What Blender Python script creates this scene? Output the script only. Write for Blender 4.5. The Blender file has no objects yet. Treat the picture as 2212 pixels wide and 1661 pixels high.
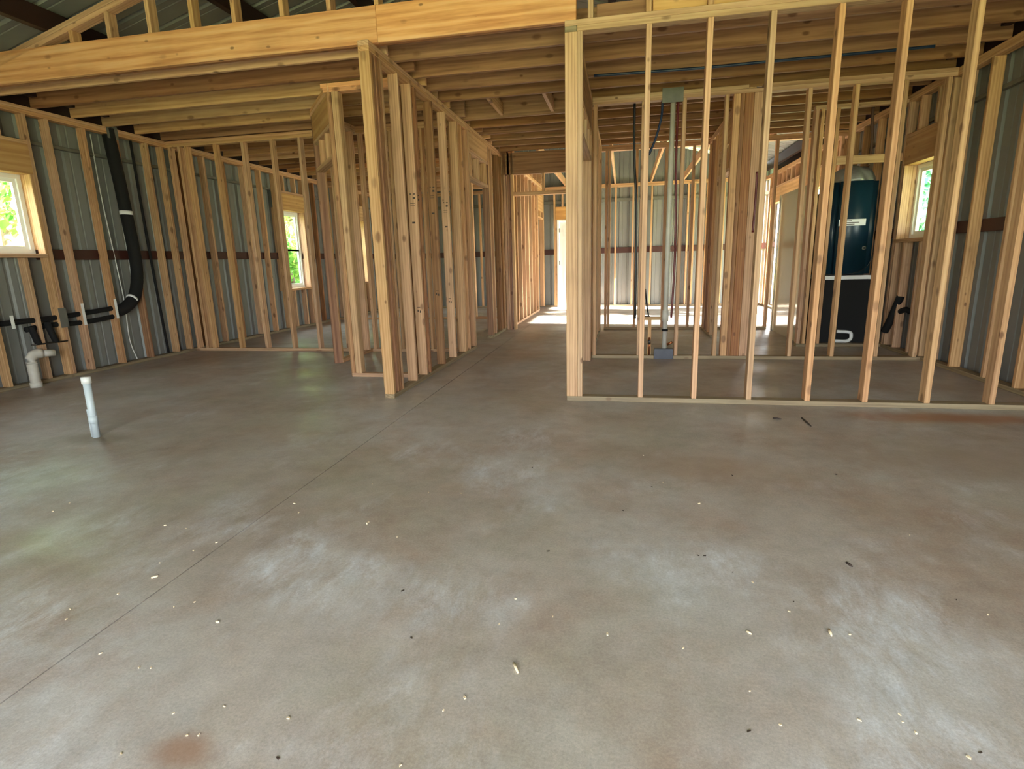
import bpy, bmesh, math, random
from mathutils import Vector, Matrix

# ------------------------------------------------------------------ camera, world, sun, exposure
scn = bpy.context.scene
COL = scn.collection
W_PX, H_PX, F_PX = 2212, 1661, 1198.54
YAW, PITCH, ROLL, CAM_H = -0.2001167, 0.21934487, -0.0274108, 1.128
_cy, _sy, _cp, _sp, _cr, _sr = math.cos(YAW), math.sin(YAW), math.cos(PITCH), math.sin(PITCH), math.cos(ROLL), math.sin(ROLL)
_f = Vector((_sy * _cp, _cy * _cp, -_sp)); _r = Vector((_cy, -_sy, 0)); _u = _r.cross(_f)
_r2 = _cr * _r + _sr * _u; _u2 = -_sr * _r + _cr * _u
cam_data = bpy.data.cameras.new('camera')
cam_data.sensor_width = 36.0; cam_data.lens = F_PX / W_PX * 36.0
cam_data.clip_start = 0.05; cam_data.clip_end = 300
cam = bpy.data.objects.new('camera', cam_data); COL.objects.link(cam)
cam.matrix_world = Matrix(((_r2.x, _u2.x, -_f.x, 0), (_r2.y, _u2.y, -_f.y, 0), (_r2.z, _u2.z, -_f.z, CAM_H), (0, 0, 0, 1)))
scn.camera = cam

world = bpy.data.worlds.new('sky'); scn.world = world; world.use_nodes = True
bg = world.node_tree.nodes['Background']
bg.inputs['Color'].default_value = (0.92, 0.97, 1.0, 1); bg.inputs['Strength'].default_value = 9.6

sun_d = bpy.data.lights.new('sun', 'SUN'); sun_d.energy = 66.0; sun_d.angle = math.radians(1.0); sun_d.color = (1.0, 0.93, 0.82)
sun = bpy.data.objects.new('sun', sun_d); COL.objects.link(sun)
sun.rotation_euler = Vector((-2.25, 0.25, -1.0)).to_track_quat('-Z', 'Y').to_euler()

scn.view_settings.view_transform = 'Standard'; scn.view_settings.look = 'None'
scn.view_settings.gamma = 1.0; scn.view_settings.use_curve_mapping = False
scn.view_settings.exposure = 0.6
scn.cycles.max_bounces = 12; scn.cycles.diffuse_bounces = 8; scn.cycles.glossy_bounces = 4
scn.cycles.transparent_max_bounces = 12; scn.cycles.sample_clamp_indirect = 8.0
scn.cycles.use_denoising = True

def portal(name, loc, rot, sx, sy):
    d = bpy.data.lights.new(name, 'AREA'); d.shape = 'RECTANGLE'; d.size = sx; d.size_y = sy
    d.cycles.is_portal = True
    o = bpy.data.objects.new(name, d); COL.objects.link(o); o.location = loc; o.rotation_euler = rot

RND = random.Random(7)
T, D = 0.038, 0.089            # lumber thickness and depth
WH = 2.78                      # wall height to the top of the double plate
XL, XR = -5.95, 3.04           # inner faces of the long outside walls
YA, YB, YC, YD = 4.40, 6.40, 9.05, 13.55
HX0, HX1 = -2.0, -1.91         # hall wall
YF = -2.7                      # front wall behind the camera

# ------------------------------------------------------------------ materials
def new_mat(name):
    m = bpy.data.materials.new(name); m.use_nodes = True
    nt = m.node_tree; b = nt.nodes['Principled BSDF']
    return m, nt, b
def N(nt, typ, **kw):
    n = nt.nodes.new(typ)
    for k, v in kw.items():
        if k in n.inputs.keys(): n.inputs[k].default_value = v
        else: setattr(n, k, v)
    return n
def L(nt, a, b): nt.links.new(a, b)
def ramp(nt, fac, stops):
    r = nt.nodes.new('ShaderNodeValToRGB'); e = r.color_ramp.elements
    while len(e) < len(stops): e.new(0.5)
    for i, (p, c) in enumerate(stops):
        e[i].position = p; e[i].color = (*c, 1) if len(c) == 3 else c
    L(nt, fac, r.inputs['Fac']); return r
def mix(nt, fac, a, b, mode='MIX'):
    n = nt.nodes.new('ShaderNodeMix'); n.data_type = 'RGBA'; n.blend_type = mode
    for sock, v in ((n.inputs[0], fac), (n.inputs[6], a), (n.inputs[7], b)):
        if hasattr(v, 'links'): L(nt, v, sock)
        elif isinstance(v, (int, float)): sock.default_value = v
        else: sock.default_value = (*v, 1) if len(v) == 3 else v
    return n.outputs[2]
def math_n(nt, op, a, b=None, c=None):
    n = nt.nodes.new('ShaderNodeMath'); n.operation = op
    for i, v in enumerate((a, b, c)):
        if v is None: continue
        if hasattr(v, 'links'): L(nt, v, n.inputs[i])
        else: n.inputs[i].default_value = v
    return n.outputs[0]
def srgb(r, g, b):
    f = lambda v: ((v / 255 + 0.055) / 1.055) ** 2.4 if v / 255 > 0.04045 else v / 255 / 12.92
    return (f(r), f(g), f(b))

def wood_mat(name, pale, mid, dark, knots=1.0, ring=14.0):
    """Sawn lumber: the board runs along its own local Z."""
    m, nt, b = new_mat(name)
    tc = N(nt, 'ShaderNodeTexCoord'); oi = N(nt, 'ShaderNodeObjectInfo')
    off = N(nt, 'ShaderNodeCombineXYZ')
    L(nt, math_n(nt, 'MULTIPLY', oi.outputs['Random'], 3.1), off.inputs[0])
    L(nt, math_n(nt, 'MULTIPLY', oi.outputs['Random'], 1.7), off.inputs[1])
    L(nt, math_n(nt, 'MULTIPLY', oi.outputs['Random'], 57.0), off.inputs[2])
    add = N(nt, 'ShaderNodeVectorMath', operation='ADD'); L(nt, tc.outputs['Object'], add.inputs[0]); L(nt, off.outputs[0], add.inputs[1])
    mp = N(nt, 'ShaderNodeMapping'); mp.inputs['Scale'].default_value = (1, 1, 0.055); L(nt, add.outputs[0], mp.inputs['Vector'])
    n1 = N(nt, 'ShaderNodeTexNoise', Scale=38.0, Detail=5.0, Roughness=0.6); L(nt, mp.outputs[0], n1.inputs['Vector'])
    wv = N(nt, 'ShaderNodeTexWave', wave_type='RINGS', rings_direction='Z', Scale=ring, Distortion=5.0, Detail=2.0)
    wv.inputs['Detail Scale'].default_value = 1.6
    L(nt, mp.outputs[0], wv.inputs['Vector'])
    f = math_n(nt, 'ADD', math_n(nt, 'MULTIPLY', n1.outputs['Fac'], 0.75), math_n(nt, 'MULTIPLY', wv.outputs['Fac'], 0.22))
    base = ramp(nt, f, [(0.22, dark), (0.5, mid), (0.78, pale)])
    # each board its own tone
    hsv = N(nt, 'ShaderNodeHueSaturation')
    r2 = math_n(nt, 'FRACT', math_n(nt, 'MULTIPLY', oi.outputs['Random'], 17.31))
    r3 = math_n(nt, 'FRACT', math_n(nt, 'MULTIPLY', oi.outputs['Random'], 71.7))
    L(nt, math_n(nt, 'MULTIPLY_ADD', r2, 0.012, 0.493), hsv.inputs['Hue'])
    L(nt, math_n(nt, 'MULTIPLY_ADD', r3, 0.18, 0.86), hsv.inputs['Saturation'])
    L(nt, math_n(nt, 'MULTIPLY_ADD', oi.outputs['Random'], 0.24, 0.79), hsv.inputs['Value'])
    L(nt, base.outputs[0], hsv.inputs['Color'])
    # knots
    mk = N(nt, 'ShaderNodeMapping'); mk.inputs['Scale'].default_value = (10, 10, 5.5); L(nt, add.outputs[0], mk.inputs['Vector'])
    vo = N(nt, 'ShaderNodeTexVoronoi', Scale=1.0, Randomness=1.0); L(nt, mk.outputs[0], vo.inputs['Vector'])
    kn = N(nt, 'ShaderNodeMapRange'); kn.inputs[1].default_value = 0.12; kn.inputs[2].default_value = 0.22; kn.inputs[3].default_value = 0.85 * knots; kn.inputs[4].default_value = 0.0
    sc_ = N(nt, 'ShaderNodeSeparateColor'); L(nt, vo.outputs['Color'], sc_.inputs[0])
    L(nt, math_n(nt, 'DIVIDE', math_n(nt, 'ADD', vo.outputs['Distance'], math_n(nt, 'MULTIPLY_ADD', n1.outputs['Fac'], 0.10, -0.05)), math_n(nt, 'MULTIPLY_ADD', sc_.outputs[0], 1.1, 0.35)), kn.inputs[0])
    knf = math_n(nt, 'MULTIPLY', kn.outputs[0], math_n(nt, 'MULTIPLY', math_n(nt, 'GREATER_THAN', sc_.outputs[1], 0.35), math_n(nt, 'MULTIPLY_ADD', sc_.outputs[2], 0.5, 0.5)))
    c1 = mix(nt, knf, hsv.outputs[0], srgb(92, 52, 26))
    # weathered grey-brown smudges
    n3 = N(nt, 'ShaderNodeTexNoise', Scale=2.2, Detail=3.0); L(nt, add.outputs[0], n3.inputs['Vector'])
    sm = ramp(nt, n3.outputs['Fac'], [(0.5, (0, 0, 0)), (0.75, (0.32, 0.32, 0.32))])
    c2 = mix(nt, sm.outputs[0], c1, srgb(140, 108, 78))
    L(nt, c2, b.inputs['Base Color']); b.inputs['Roughness'].default_value = 0.62
    bm = N(nt, 'ShaderNodeBump', Strength=0.12, Distance=0.004); L(nt, f, bm.inputs['Height']); L(nt, bm.outputs[0], b.inputs['Normal'])
    return m

def plain(name, col, rough=0.5, metal=0.0, noise=0.0, nscale=6.0, coat=0.0):
    m, nt, b = new_mat(name)
    if noise:
        tc = N(nt, 'ShaderNodeTexCoord'); n = N(nt, 'ShaderNodeTexNoise', Scale=nscale, Detail=4.0); L(nt, tc.outputs['Object'], n.inputs['Vector'])
        r = ramp(nt, n.outputs['Fac'], [(0.3, tuple(c * (1 - noise) for c in col)), (0.7, tuple(min(1, c * (1 + noise)) for c in col))])
        L(nt, r.outputs[0], b.inputs['Base Color'])
    else: b.inputs['Base Color'].default_value = (*col, 1)
    b.inputs['Roughness'].default_value = rough; b.inputs['Metallic'].default_value = metal
    if coat: b.inputs['Coat Weight'].default_value = coat
    return m

M = {}
M['stud'] = wood_mat('stud_lumber', srgb(224, 183, 138), srgb(208, 162, 115), srgb(174, 127, 84), 0.9)
M['pine'] = wood_mat('yellow_pine', srgb(250, 206, 156), srgb(240, 181, 124), srgb(200, 134, 80), 1.0, ring=9.0)
M['joist'] = wood_mat('joist_lumber', srgb(184, 134, 88), srgb(160, 110, 66), srgb(118, 74, 42), 1.0, ring=10.0)
M['sill'] = wood_mat('treated_plate', srgb(172, 152, 116), srgb(150, 132, 98), srgb(118, 100, 72), 0.7)
M['ply'] = wood_mat('header_board', srgb(226, 182, 122), srgb(210, 162, 98), srgb(186, 134, 76), 0.5, ring=5.0)
M['red_stud'] = wood_mat('reddish_stud', srgb(196, 144, 92), srgb(170, 116, 68), srgb(140, 84, 50), 0.9)
M['siding'] = plain('painted_steel_siding', srgb(132, 134, 132), 0.42, 0.0, 0.06, 3.0)
M['roofsteel'] = plain('galvalume_roofing', srgb(150, 152, 148), 0.45, 0.35, 0.1, 3.0)
M['redsteel'] = plain('red_oxide_steel', srgb(66, 32, 25), 0.55, 0.0, 0.15, 5.0)
M['darksteel'] = plain('dark_purlin_steel', srgb(44, 24, 20), 0.55, 0.0, 0.15, 5.0)
M['foam'] = plain('black_foam', srgb(11, 11, 12), 0.85)
M['pvc'] = plain('white_pvc', srgb(236, 238, 236), 0.3)
M['bluewhite'] = plain('pale_grey_conduit', srgb(196, 208, 214), 0.35)
M['dirtypvc'] = plain('dusty_pvc', srgb(206, 202, 192), 0.45, 0, 0.08, 9.0)
M['galv'] = plain('galvanised_steel', srgb(112, 112, 106), 0.5, 0.2, 0.12, 14.0)
M['darkgalv'] = plain('dark_zinc', srgb(74, 77, 86), 0.5, 0.2, 0.1, 14.0)
M['pexblue'] = plain('blue_pex', srgb(18, 42, 76), 0.4)
M['pexred'] = plain('red_pex', srgb(96, 22, 26), 0.35)
M['pexdark'] = plain('dark_pex', srgb(22, 24, 30), 0.4)
M['copper'] = plain('copper', srgb(170, 104, 66), 0.35, 0.9)
M['vinyl'] = plain('white_vinyl', srgb(238, 240, 238), 0.35)
M['tan'] = plain('tan_fibreglass', srgb(186, 178, 148), 0.12, 0, 0.03, 2.0, 0.5)
M['navy'] = plain('navy_cabinet', srgb(16, 44, 58), 0.36, 0.0, 0.08, 3.0)
M['blackbox'] = plain('black_plenum', srgb(8, 8, 9), 0.8)
M['foil'] = plain('grey_foil_wrap', srgb(150, 152, 152), 0.45, 0.4, 0.2, 9.0)
M['label'] = plain('paper_label', srgb(224, 226, 224), 0.6)
M['ink'] = plain('black_ink', srgb(66, 54, 44), 0.7)
M['doorwhite'] = plain('white_door_paint', srgb(244, 244, 242), 0.35)
M['hinge'] = plain('dark_hinge', srgb(70, 66, 62), 0.4, 0.7)
M['chip'] = plain('pale_wood_chip', srgb(226, 208, 176), 0.7)
M['darkchip'] = plain('dark_scrap', srgb(58, 46, 38), 0.7)
M['bark'] = plain('tree_bark', srgb(96, 78, 60), 0.85, 0, 0.25, 12.0)
M['duct'] = plain('brown_duct', srgb(84, 58, 44), 0.6)

def leaf_mat(name, a, b_):
    m, nt, b = new_mat(name)
    g = N(nt, 'ShaderNodeNewGeometry')
    r = ramp(nt, g.outputs['Random Per Island'], [(0.0, a), (1.0, b_)])
    L(nt, r.outputs[0], b.inputs['Base Color']); b.inputs['Roughness'].default_value = 0.5
    tr = N(nt, 'ShaderNodeBsdfTranslucent'); L(nt, r.outputs[0], tr.inputs['Color'])
    mx = N(nt, 'ShaderNodeMixShader', Fac=0.4); out = nt.nodes['Material Output']
    L(nt, b.outputs[0], mx.inputs[1]); L(nt, tr.outputs[0], mx.inputs[2]); L(nt, mx.outputs[0], out.inputs['Surface'])
    return m
M['leaf'] = leaf_mat('green_leaves', srgb(70, 128, 52), srgb(168, 204, 96))
M['leaf2'] = leaf_mat('blue_green_leaves', srgb(60, 130, 100), srgb(150, 206, 160))

def glass_mat():
    m, nt, b = new_mat('window_glass'); nt.nodes.remove(b)
    t = N(nt, 'ShaderNodeBsdfTransparent'); t.inputs['Color'].default_value = (0.93, 0.97, 0.96, 1)
    g = N(nt, 'ShaderNodeBsdfGlossy', Roughness=0.02)
    mx = N(nt, 'ShaderNodeMixShader', Fac=0.06); L(nt, t.outputs[0], mx.inputs[1]); L(nt, g.outputs[0], mx.inputs[2])
    L(nt, mx.outputs[0], nt.nodes['Material Output'].inputs['Surface']); return m
M['glass'] = glass_mat()

def concrete():
    m, nt, b = new_mat('stained_concrete')
    tc = N(nt, 'ShaderNodeNewGeometry'); P = tc.outputs['Position']
    def noise(scale, det=6.0, rough=0.6, dist=0.0, sc=None, rot=0.0):
        v = P
        if sc:
            mp = N(nt, 'ShaderNodeMapping'); mp.inputs['Scale'].default_value = sc; mp.inputs['Rotation'].default_value = (0, 0, rot)
            L(nt, P, mp.inputs['Vector']); v = mp.outputs[0]
        n = N(nt, 'ShaderNodeTexNoise', Scale=scale, Detail=det, Roughness=rough, Distortion=dist); L(nt, v, n.inputs['Vector']); return n.outputs['Fac']
    big = ramp(nt, noise(0.7, 6.0, 0.6, 0.25), [(0.34, srgb(170, 155, 142)), (0.5, srgb(186, 177, 168)), (0.66, srgb(198, 196, 194))])
    clay = ramp(nt, noise(1.2, 10.0, 0.72, 0.25), [(0.47, (0, 0, 0)), (0.66, (0.7, 0.7, 0.7))])
    c = mix(nt, clay.outputs[0], big.outputs[0], srgb(166, 140, 122))
    grn = ramp(nt, noise(0.8, 7.0, 0.65, 0.2, (1, 1, 1), 1.0), [(0.49, (0, 0, 0)), (0.68, (0.5, 0.5, 0.5))])
    c = mix(nt, grn.outputs[0], c, srgb(166, 163, 144))
    # broken chalky patches, with cool foreground daylight painted in, stronger toward the door
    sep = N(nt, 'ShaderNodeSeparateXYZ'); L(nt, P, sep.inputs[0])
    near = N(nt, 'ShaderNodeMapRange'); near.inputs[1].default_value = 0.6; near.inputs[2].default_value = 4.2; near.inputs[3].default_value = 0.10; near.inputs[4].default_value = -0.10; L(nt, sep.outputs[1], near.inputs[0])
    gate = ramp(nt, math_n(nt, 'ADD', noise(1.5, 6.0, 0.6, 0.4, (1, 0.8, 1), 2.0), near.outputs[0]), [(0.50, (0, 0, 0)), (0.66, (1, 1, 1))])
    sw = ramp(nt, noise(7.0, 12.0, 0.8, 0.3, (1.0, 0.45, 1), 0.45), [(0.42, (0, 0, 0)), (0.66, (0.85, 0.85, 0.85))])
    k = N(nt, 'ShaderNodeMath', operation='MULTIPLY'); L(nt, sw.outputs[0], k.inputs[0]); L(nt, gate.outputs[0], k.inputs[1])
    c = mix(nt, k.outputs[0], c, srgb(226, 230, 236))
    fine = ramp(nt, noise(6.0, 12.0, 0.8), [(0.3, (0.78, 0.78, 0.78)), (0.7, (1.12, 1.12, 1.12))])
    c = mix(nt, 1.0, c, fine.outputs[0], 'MULTIPLY')
    grain = ramp(nt, noise(120.0, 4.0, 0.85), [(0.32, (0.78, 0.78, 0.78)), (0.68, (1.14, 1.14, 1.14))])
    c = mix(nt, 1.0, c, grain.outputs[0], 'MULTIPLY')
    # spots with a place of their own: rust-red clay near the joint, orange to olive brown elsewhere
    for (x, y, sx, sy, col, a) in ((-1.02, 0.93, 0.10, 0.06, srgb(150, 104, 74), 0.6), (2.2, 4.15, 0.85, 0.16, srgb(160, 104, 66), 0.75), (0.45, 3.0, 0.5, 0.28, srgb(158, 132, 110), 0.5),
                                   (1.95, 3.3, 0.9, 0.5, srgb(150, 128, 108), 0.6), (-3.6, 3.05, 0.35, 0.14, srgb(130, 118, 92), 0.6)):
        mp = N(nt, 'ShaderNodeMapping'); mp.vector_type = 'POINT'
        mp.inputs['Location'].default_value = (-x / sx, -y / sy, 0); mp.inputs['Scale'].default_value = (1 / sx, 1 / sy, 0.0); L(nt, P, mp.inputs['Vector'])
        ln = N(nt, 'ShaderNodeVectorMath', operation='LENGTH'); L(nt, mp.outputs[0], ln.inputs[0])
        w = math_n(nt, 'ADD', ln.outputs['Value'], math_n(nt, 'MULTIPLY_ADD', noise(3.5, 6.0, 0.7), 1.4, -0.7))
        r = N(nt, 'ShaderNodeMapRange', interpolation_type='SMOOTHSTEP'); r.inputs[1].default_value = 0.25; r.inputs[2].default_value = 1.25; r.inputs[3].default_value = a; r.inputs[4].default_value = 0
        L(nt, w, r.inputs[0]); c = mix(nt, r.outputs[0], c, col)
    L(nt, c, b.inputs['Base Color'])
    rr = ramp(nt, noise(1.6, 5.0, 0.6, 0.5), [(0.35, (0.34, 0.34, 0.34)), (0.65, (0.58, 0.58, 0.58))])
    L(nt, rr.outputs[0], b.inputs['Roughness']); b.inputs['Specular IOR Level'].default_value = 0.45
    bm = N(nt, 'ShaderNodeBump', Strength=0.08, Distance=0.003); L(nt, noise(22.0, 7.0, 0.7), bm.inputs['Height']); L(nt, bm.outputs[0], b.inputs['Normal'])
    return m
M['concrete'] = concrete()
def ground_mat():
    m, nt, b = new_mat('grass_and_clay'); g = N(nt, 'ShaderNodeNewGeometry')
    n = N(nt, 'ShaderNodeTexNoise', Scale=0.9, Detail=8.0, Roughness=0.7); L(nt, g.outputs['Position'], n.inputs['Vector'])
    r = ramp(nt, n.outputs['Fac'], [(0.35, srgb(96, 128, 58)), (0.5, srgb(150, 168, 96)), (0.62, srgb(196, 160, 122)), (0.75, srgb(206, 190, 168))])
    L(nt, r.outputs[0], b.inputs['Base Color']); b.inputs['Roughness'].default_value = 0.9; return m
M['ground'] = ground_mat()

# ------------------------------------------------------------------ builders
_mesh_cache = {}
def board_mesh(a, b, l, mat, bev=0.003):
    """A bevelled board a x b x l, centred, running along local Z."""
    key = (round(a, 4), round(b, 4), round(l, 4), mat.name)
    if key in _mesh_cache: return _mesh_cache[key]
    bm = bmesh.new(); bmesh.ops.create_cube(bm, size=1.0)
    for v in bm.verts: v.co = Vector((v.co.x * a, v.co.y * b, v.co.z * l))
    if bev and min(a, b, l) > 3 * bev:
        bmesh.ops.bevel(bm, geom=[e for e in bm.edges], offset=bev, segments=1, affect='EDGES')
    me = bpy.data.meshes.new('board'); bm.to_mesh(me); bm.free(); me.materials.append(mat)
    _mesh_cache[key] = me; return me
AX = {2: Matrix(((1, 0, 0), (0, 1, 0), (0, 0, 1))), 0: Matrix(((0, 0, 1), (1, 0, 0), (0, 1, 0))), 1: Matrix(((0, 1, 0), (0, 0, 1), (1, 0, 0)))}
def board(name, parent, lo, hi, mat='stud', axis=None, bev=0.003):
    """A board from corner lo to corner hi in the parent's frame (world when the parent stands unrotated: lo/hi are world then)."""
    s = [hi[i] - lo[i] for i in range(3)]; c = Vector([(hi[i] + lo[i]) / 2 for i in range(3)])
    ax = max(range(3), key=lambda i: s[i]) if axis is None else axis
    R = AX[ax]
    dims = {2: (s[0], s[1], s[2]), 0: (s[1], s[2], s[0]), 1: (s[2], s[0], s[1])}[ax]
    me = board_mesh(*dims, M[mat] if isinstance(mat, str) else mat, bev)
    o = bpy.data.objects.new(name, me); COL.objects.link(o)
    o.rotation_euler = R.to_euler(); o.location = c
    if parent is not None:
        o.parent = parent
        if not parent.get('_local'): o.location = c - parent.location
    return o
def tag(o, label=None, cat=None, group=None, kind=None):
    if label: o['label'] = label
    if cat: o['category'] = cat
    if group: o['group'] = group
    if kind: o['kind'] = kind
    return o
def empty(name, loc, rz=0.0, local=False):
    o = bpy.data.objects.new(name, None); COL.objects.link(o); o.location = loc; o.rotation_euler = (0, 0, rz)
    o.empty_display_size = 0.1
    if local: o['_local'] = 1
    return o
def struct(name, loc, label, cat='wall', rz=0.0, local=False):
    return tag(empty(name, loc, rz, local), label, cat, kind='structure')
def mesh_obj(name, bm, mat, parent=None, smooth=False):
    me = bpy.data.meshes.new(name); bm.to_mesh(me); bm.free()
    if smooth:
        for p in me.polygons: p.use_smooth = True
    me.materials.append(M[mat] if isinstance(mat, str) else mat)
    o = bpy.data.objects.new(name, me); COL.objects.link(o)
    if parent is not None:
        o.parent = parent
        if not parent.get('_local'): o.location = -parent.location
    return o
def tube_bm(bm, pts, rad, seg=10, cap=True):
    """A tube swept along a polyline."""
    pts = [Vector(p) for p in pts]; rings = []; up = Vector((0.13, 0.21, 0.97))
    rads = rad if isinstance(rad, (list, tuple)) else [rad] * len(pts)
    for i, p in enumerate(pts):
        t = (pts[min(i + 1, len(pts) - 1)] - pts[max(i - 1, 0)]).normalized()
        a = t.cross(up)
        if a.length < 0.05: a = t.cross(Vector((1, 0, 0)))
        a.normalize(); b2 = t.cross(a)
        rings.append([bm.verts.new(p + rads[i] * (math.cos(k * 2 * math.pi / seg) * a + math.sin(k * 2 * math.pi / seg) * b2)) for k in range(seg)])
    for r0, r1 in zip(rings, rings[1:]):
        for k in range(seg): bm.faces.new((r0[k], r0[(k + 1) % seg], r1[(k + 1) % seg], r1[k]))
    if cap: bm.faces.new(rings[0][::-1]); bm.faces.new(rings[-1])
def smooth_path(pts, n=8):
    pts = [Vector(p) for p in pts]; out = []
    for i in range(len(pts) - 1):
        p0, p1, p2, p3 = pts[max(i - 1, 0)], pts[i], pts[i + 1], pts[min(i + 2, len(pts) - 1)]
        for k in range(n):
            t = k / n
            out.append(0.5 * ((2 * p1) + (p2 - p0) * t + (2 * p0 - 5 * p1 + 4 * p2 - p3) * t * t + (3 * p1 - p0 - 3 * p2 + p3) * t ** 3))
    out.append(pts[-1]); return out
def tube(name, pts, rad, mat, parent=None, seg=10, curve=False):
    bm = bmesh.new(); tube_bm(bm, smooth_path(pts) if curve else pts, rad, seg)
    bmesh.ops.recalc_face_normals(bm, faces=bm.faces[:])
    return mesh_obj(name, bm, mat, parent, True)
def box_bm(bm, lo, hi, bev=0.0):
    r = bmesh.ops.create_cube(bm, size=1.0)['verts']
    for v in r: v.co = Vector([lo[i] + (v.co[i] + 0.5) * (hi[i] - lo[i]) for i in range(3)])
    if bev:
        es = list({e for v in r for e in v.link_edges}); bmesh.ops.bevel(bm, geom=es, offset=bev, segments=2, affect='EDGES')
def box(name, lo, hi, mat, parent=None, bev=0.002):
    bm = bmesh.new(); box_bm(bm, lo, hi, bev); return mesh_obj(name, bm, mat, parent)
def jit(a): return RND.uniform(-a, a)

def ystuds(w, x0, x1, ys, z0=T, z1=WH - 2 * T, mat='stud', name='stud'):
    """Studs of a wall that runs along Y: ys are the near edges."""
    for y in ys:
        dy = jit(0.003)
        board(name, w, (x0 + jit(0.002), y + dy, z0), (x1 + jit(0.002), y + T + dy, z1), mat)
def xstuds(w, y0, y1, xs, z0=T, z1=WH - 2 * T, mat='stud', name='stud'):
    """Studs of a wall that runs along X: xs are the right edges."""
    for x in xs:
        dx = jit(0.003)
        board(name, w, (x - T + dx, y0 + jit(0.002), z0), (x + dx, y1 + jit(0.002), z1), mat)
def plates(w, lo, hi, mat_bot='sill', bottom=True, top=True):
    (x0, y0), (x1, y1) = lo, hi
    if bottom: board('bottom_plate', w, (x0, y0, 0.0), (x1, y1, T), mat_bot)
    if top:
        board('top_plate', w, (x0, y0, WH - 2 * T), (x1, y1, WH - T), 'stud')
        board('top_plate', w, (x0, y0, WH - T), (x1, y1, WH), 'stud')

def siding_panel(name, parent, length, height, mat, pitch=0.229, rib=0.02):
    """Ribbed steel sheet in the parent's local X (run) and Z (rise), ribs toward local +Y, real thickness."""
    prof = []; x = 0.0
    while x < length - 1e-4:
        for dx, dy in ((0, 0), (0.03, 0), (0.045, rib), (0.07, rib), (0.085, 0), (0.14, 0), (0.147, 0.005), (0.158, 0.005), (0.165, 0)):
            if x + dx < length: prof.append((x + dx, dy))
        x += pitch
    prof.append((length, 0))
    bm = bmesh.new(); rows = []
    for (px, py) in prof: rows.append([bm.verts.new((px, py, 0)), bm.verts.new((px, py, height)), bm.verts.new((px, py - 0.001, 0)), bm.verts.new((px, py - 0.001, height))])
    for a, b in zip(rows, rows[1:]):
        bm.faces.new((a[0], b[0], b[1], a[1])); bm.faces.new((a[3], b[3], b[2], a[2]))
    return bm

# ------------------------------------------------------------------ setting: slab, outside ground
floor = struct('floor', (0, 0, 0), 'mottled grey brown concrete slab floor with a sawn control joint', 'floor')
JX, JY = -1.63, 7.45
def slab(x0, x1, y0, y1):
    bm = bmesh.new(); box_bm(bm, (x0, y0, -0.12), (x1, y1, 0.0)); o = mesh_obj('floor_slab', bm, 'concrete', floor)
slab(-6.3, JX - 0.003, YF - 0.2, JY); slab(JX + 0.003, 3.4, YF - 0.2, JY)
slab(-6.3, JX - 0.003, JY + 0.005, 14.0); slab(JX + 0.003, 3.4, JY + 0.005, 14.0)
bmj = bmesh.new(); box_bm(bmj, (-6.3, YF - 0.2, -0.14), (3.4, 14.0, -0.03)); mesh_obj('joint_bed', bmj, plain('joint_dirt', srgb(34, 30, 26), 0.9), floor)
bmg = bmesh.new(); bmesh.ops.create_grid(bmg, x_segments=40, y_segments=40, size=60)
for v in bmg.verts:
    d = max(abs(v.co.x + 1.5) - 7, 0) + 0.0
    v.co.z = -0.16 + (0.10 * d if v.co.x < 0 else 0.05 * d) * (1 if abs(v.co.y - 5) < 30 else 0.6); v.co.y += 5
for v in bmg.verts:
    if -8.5 < v.co.x < 5.5: v.co.z = -0.16
tag(mesh_obj('ground', bmg, 'ground'), 'grassy clay yard outside the building', 'ground', kind='structure')

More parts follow.
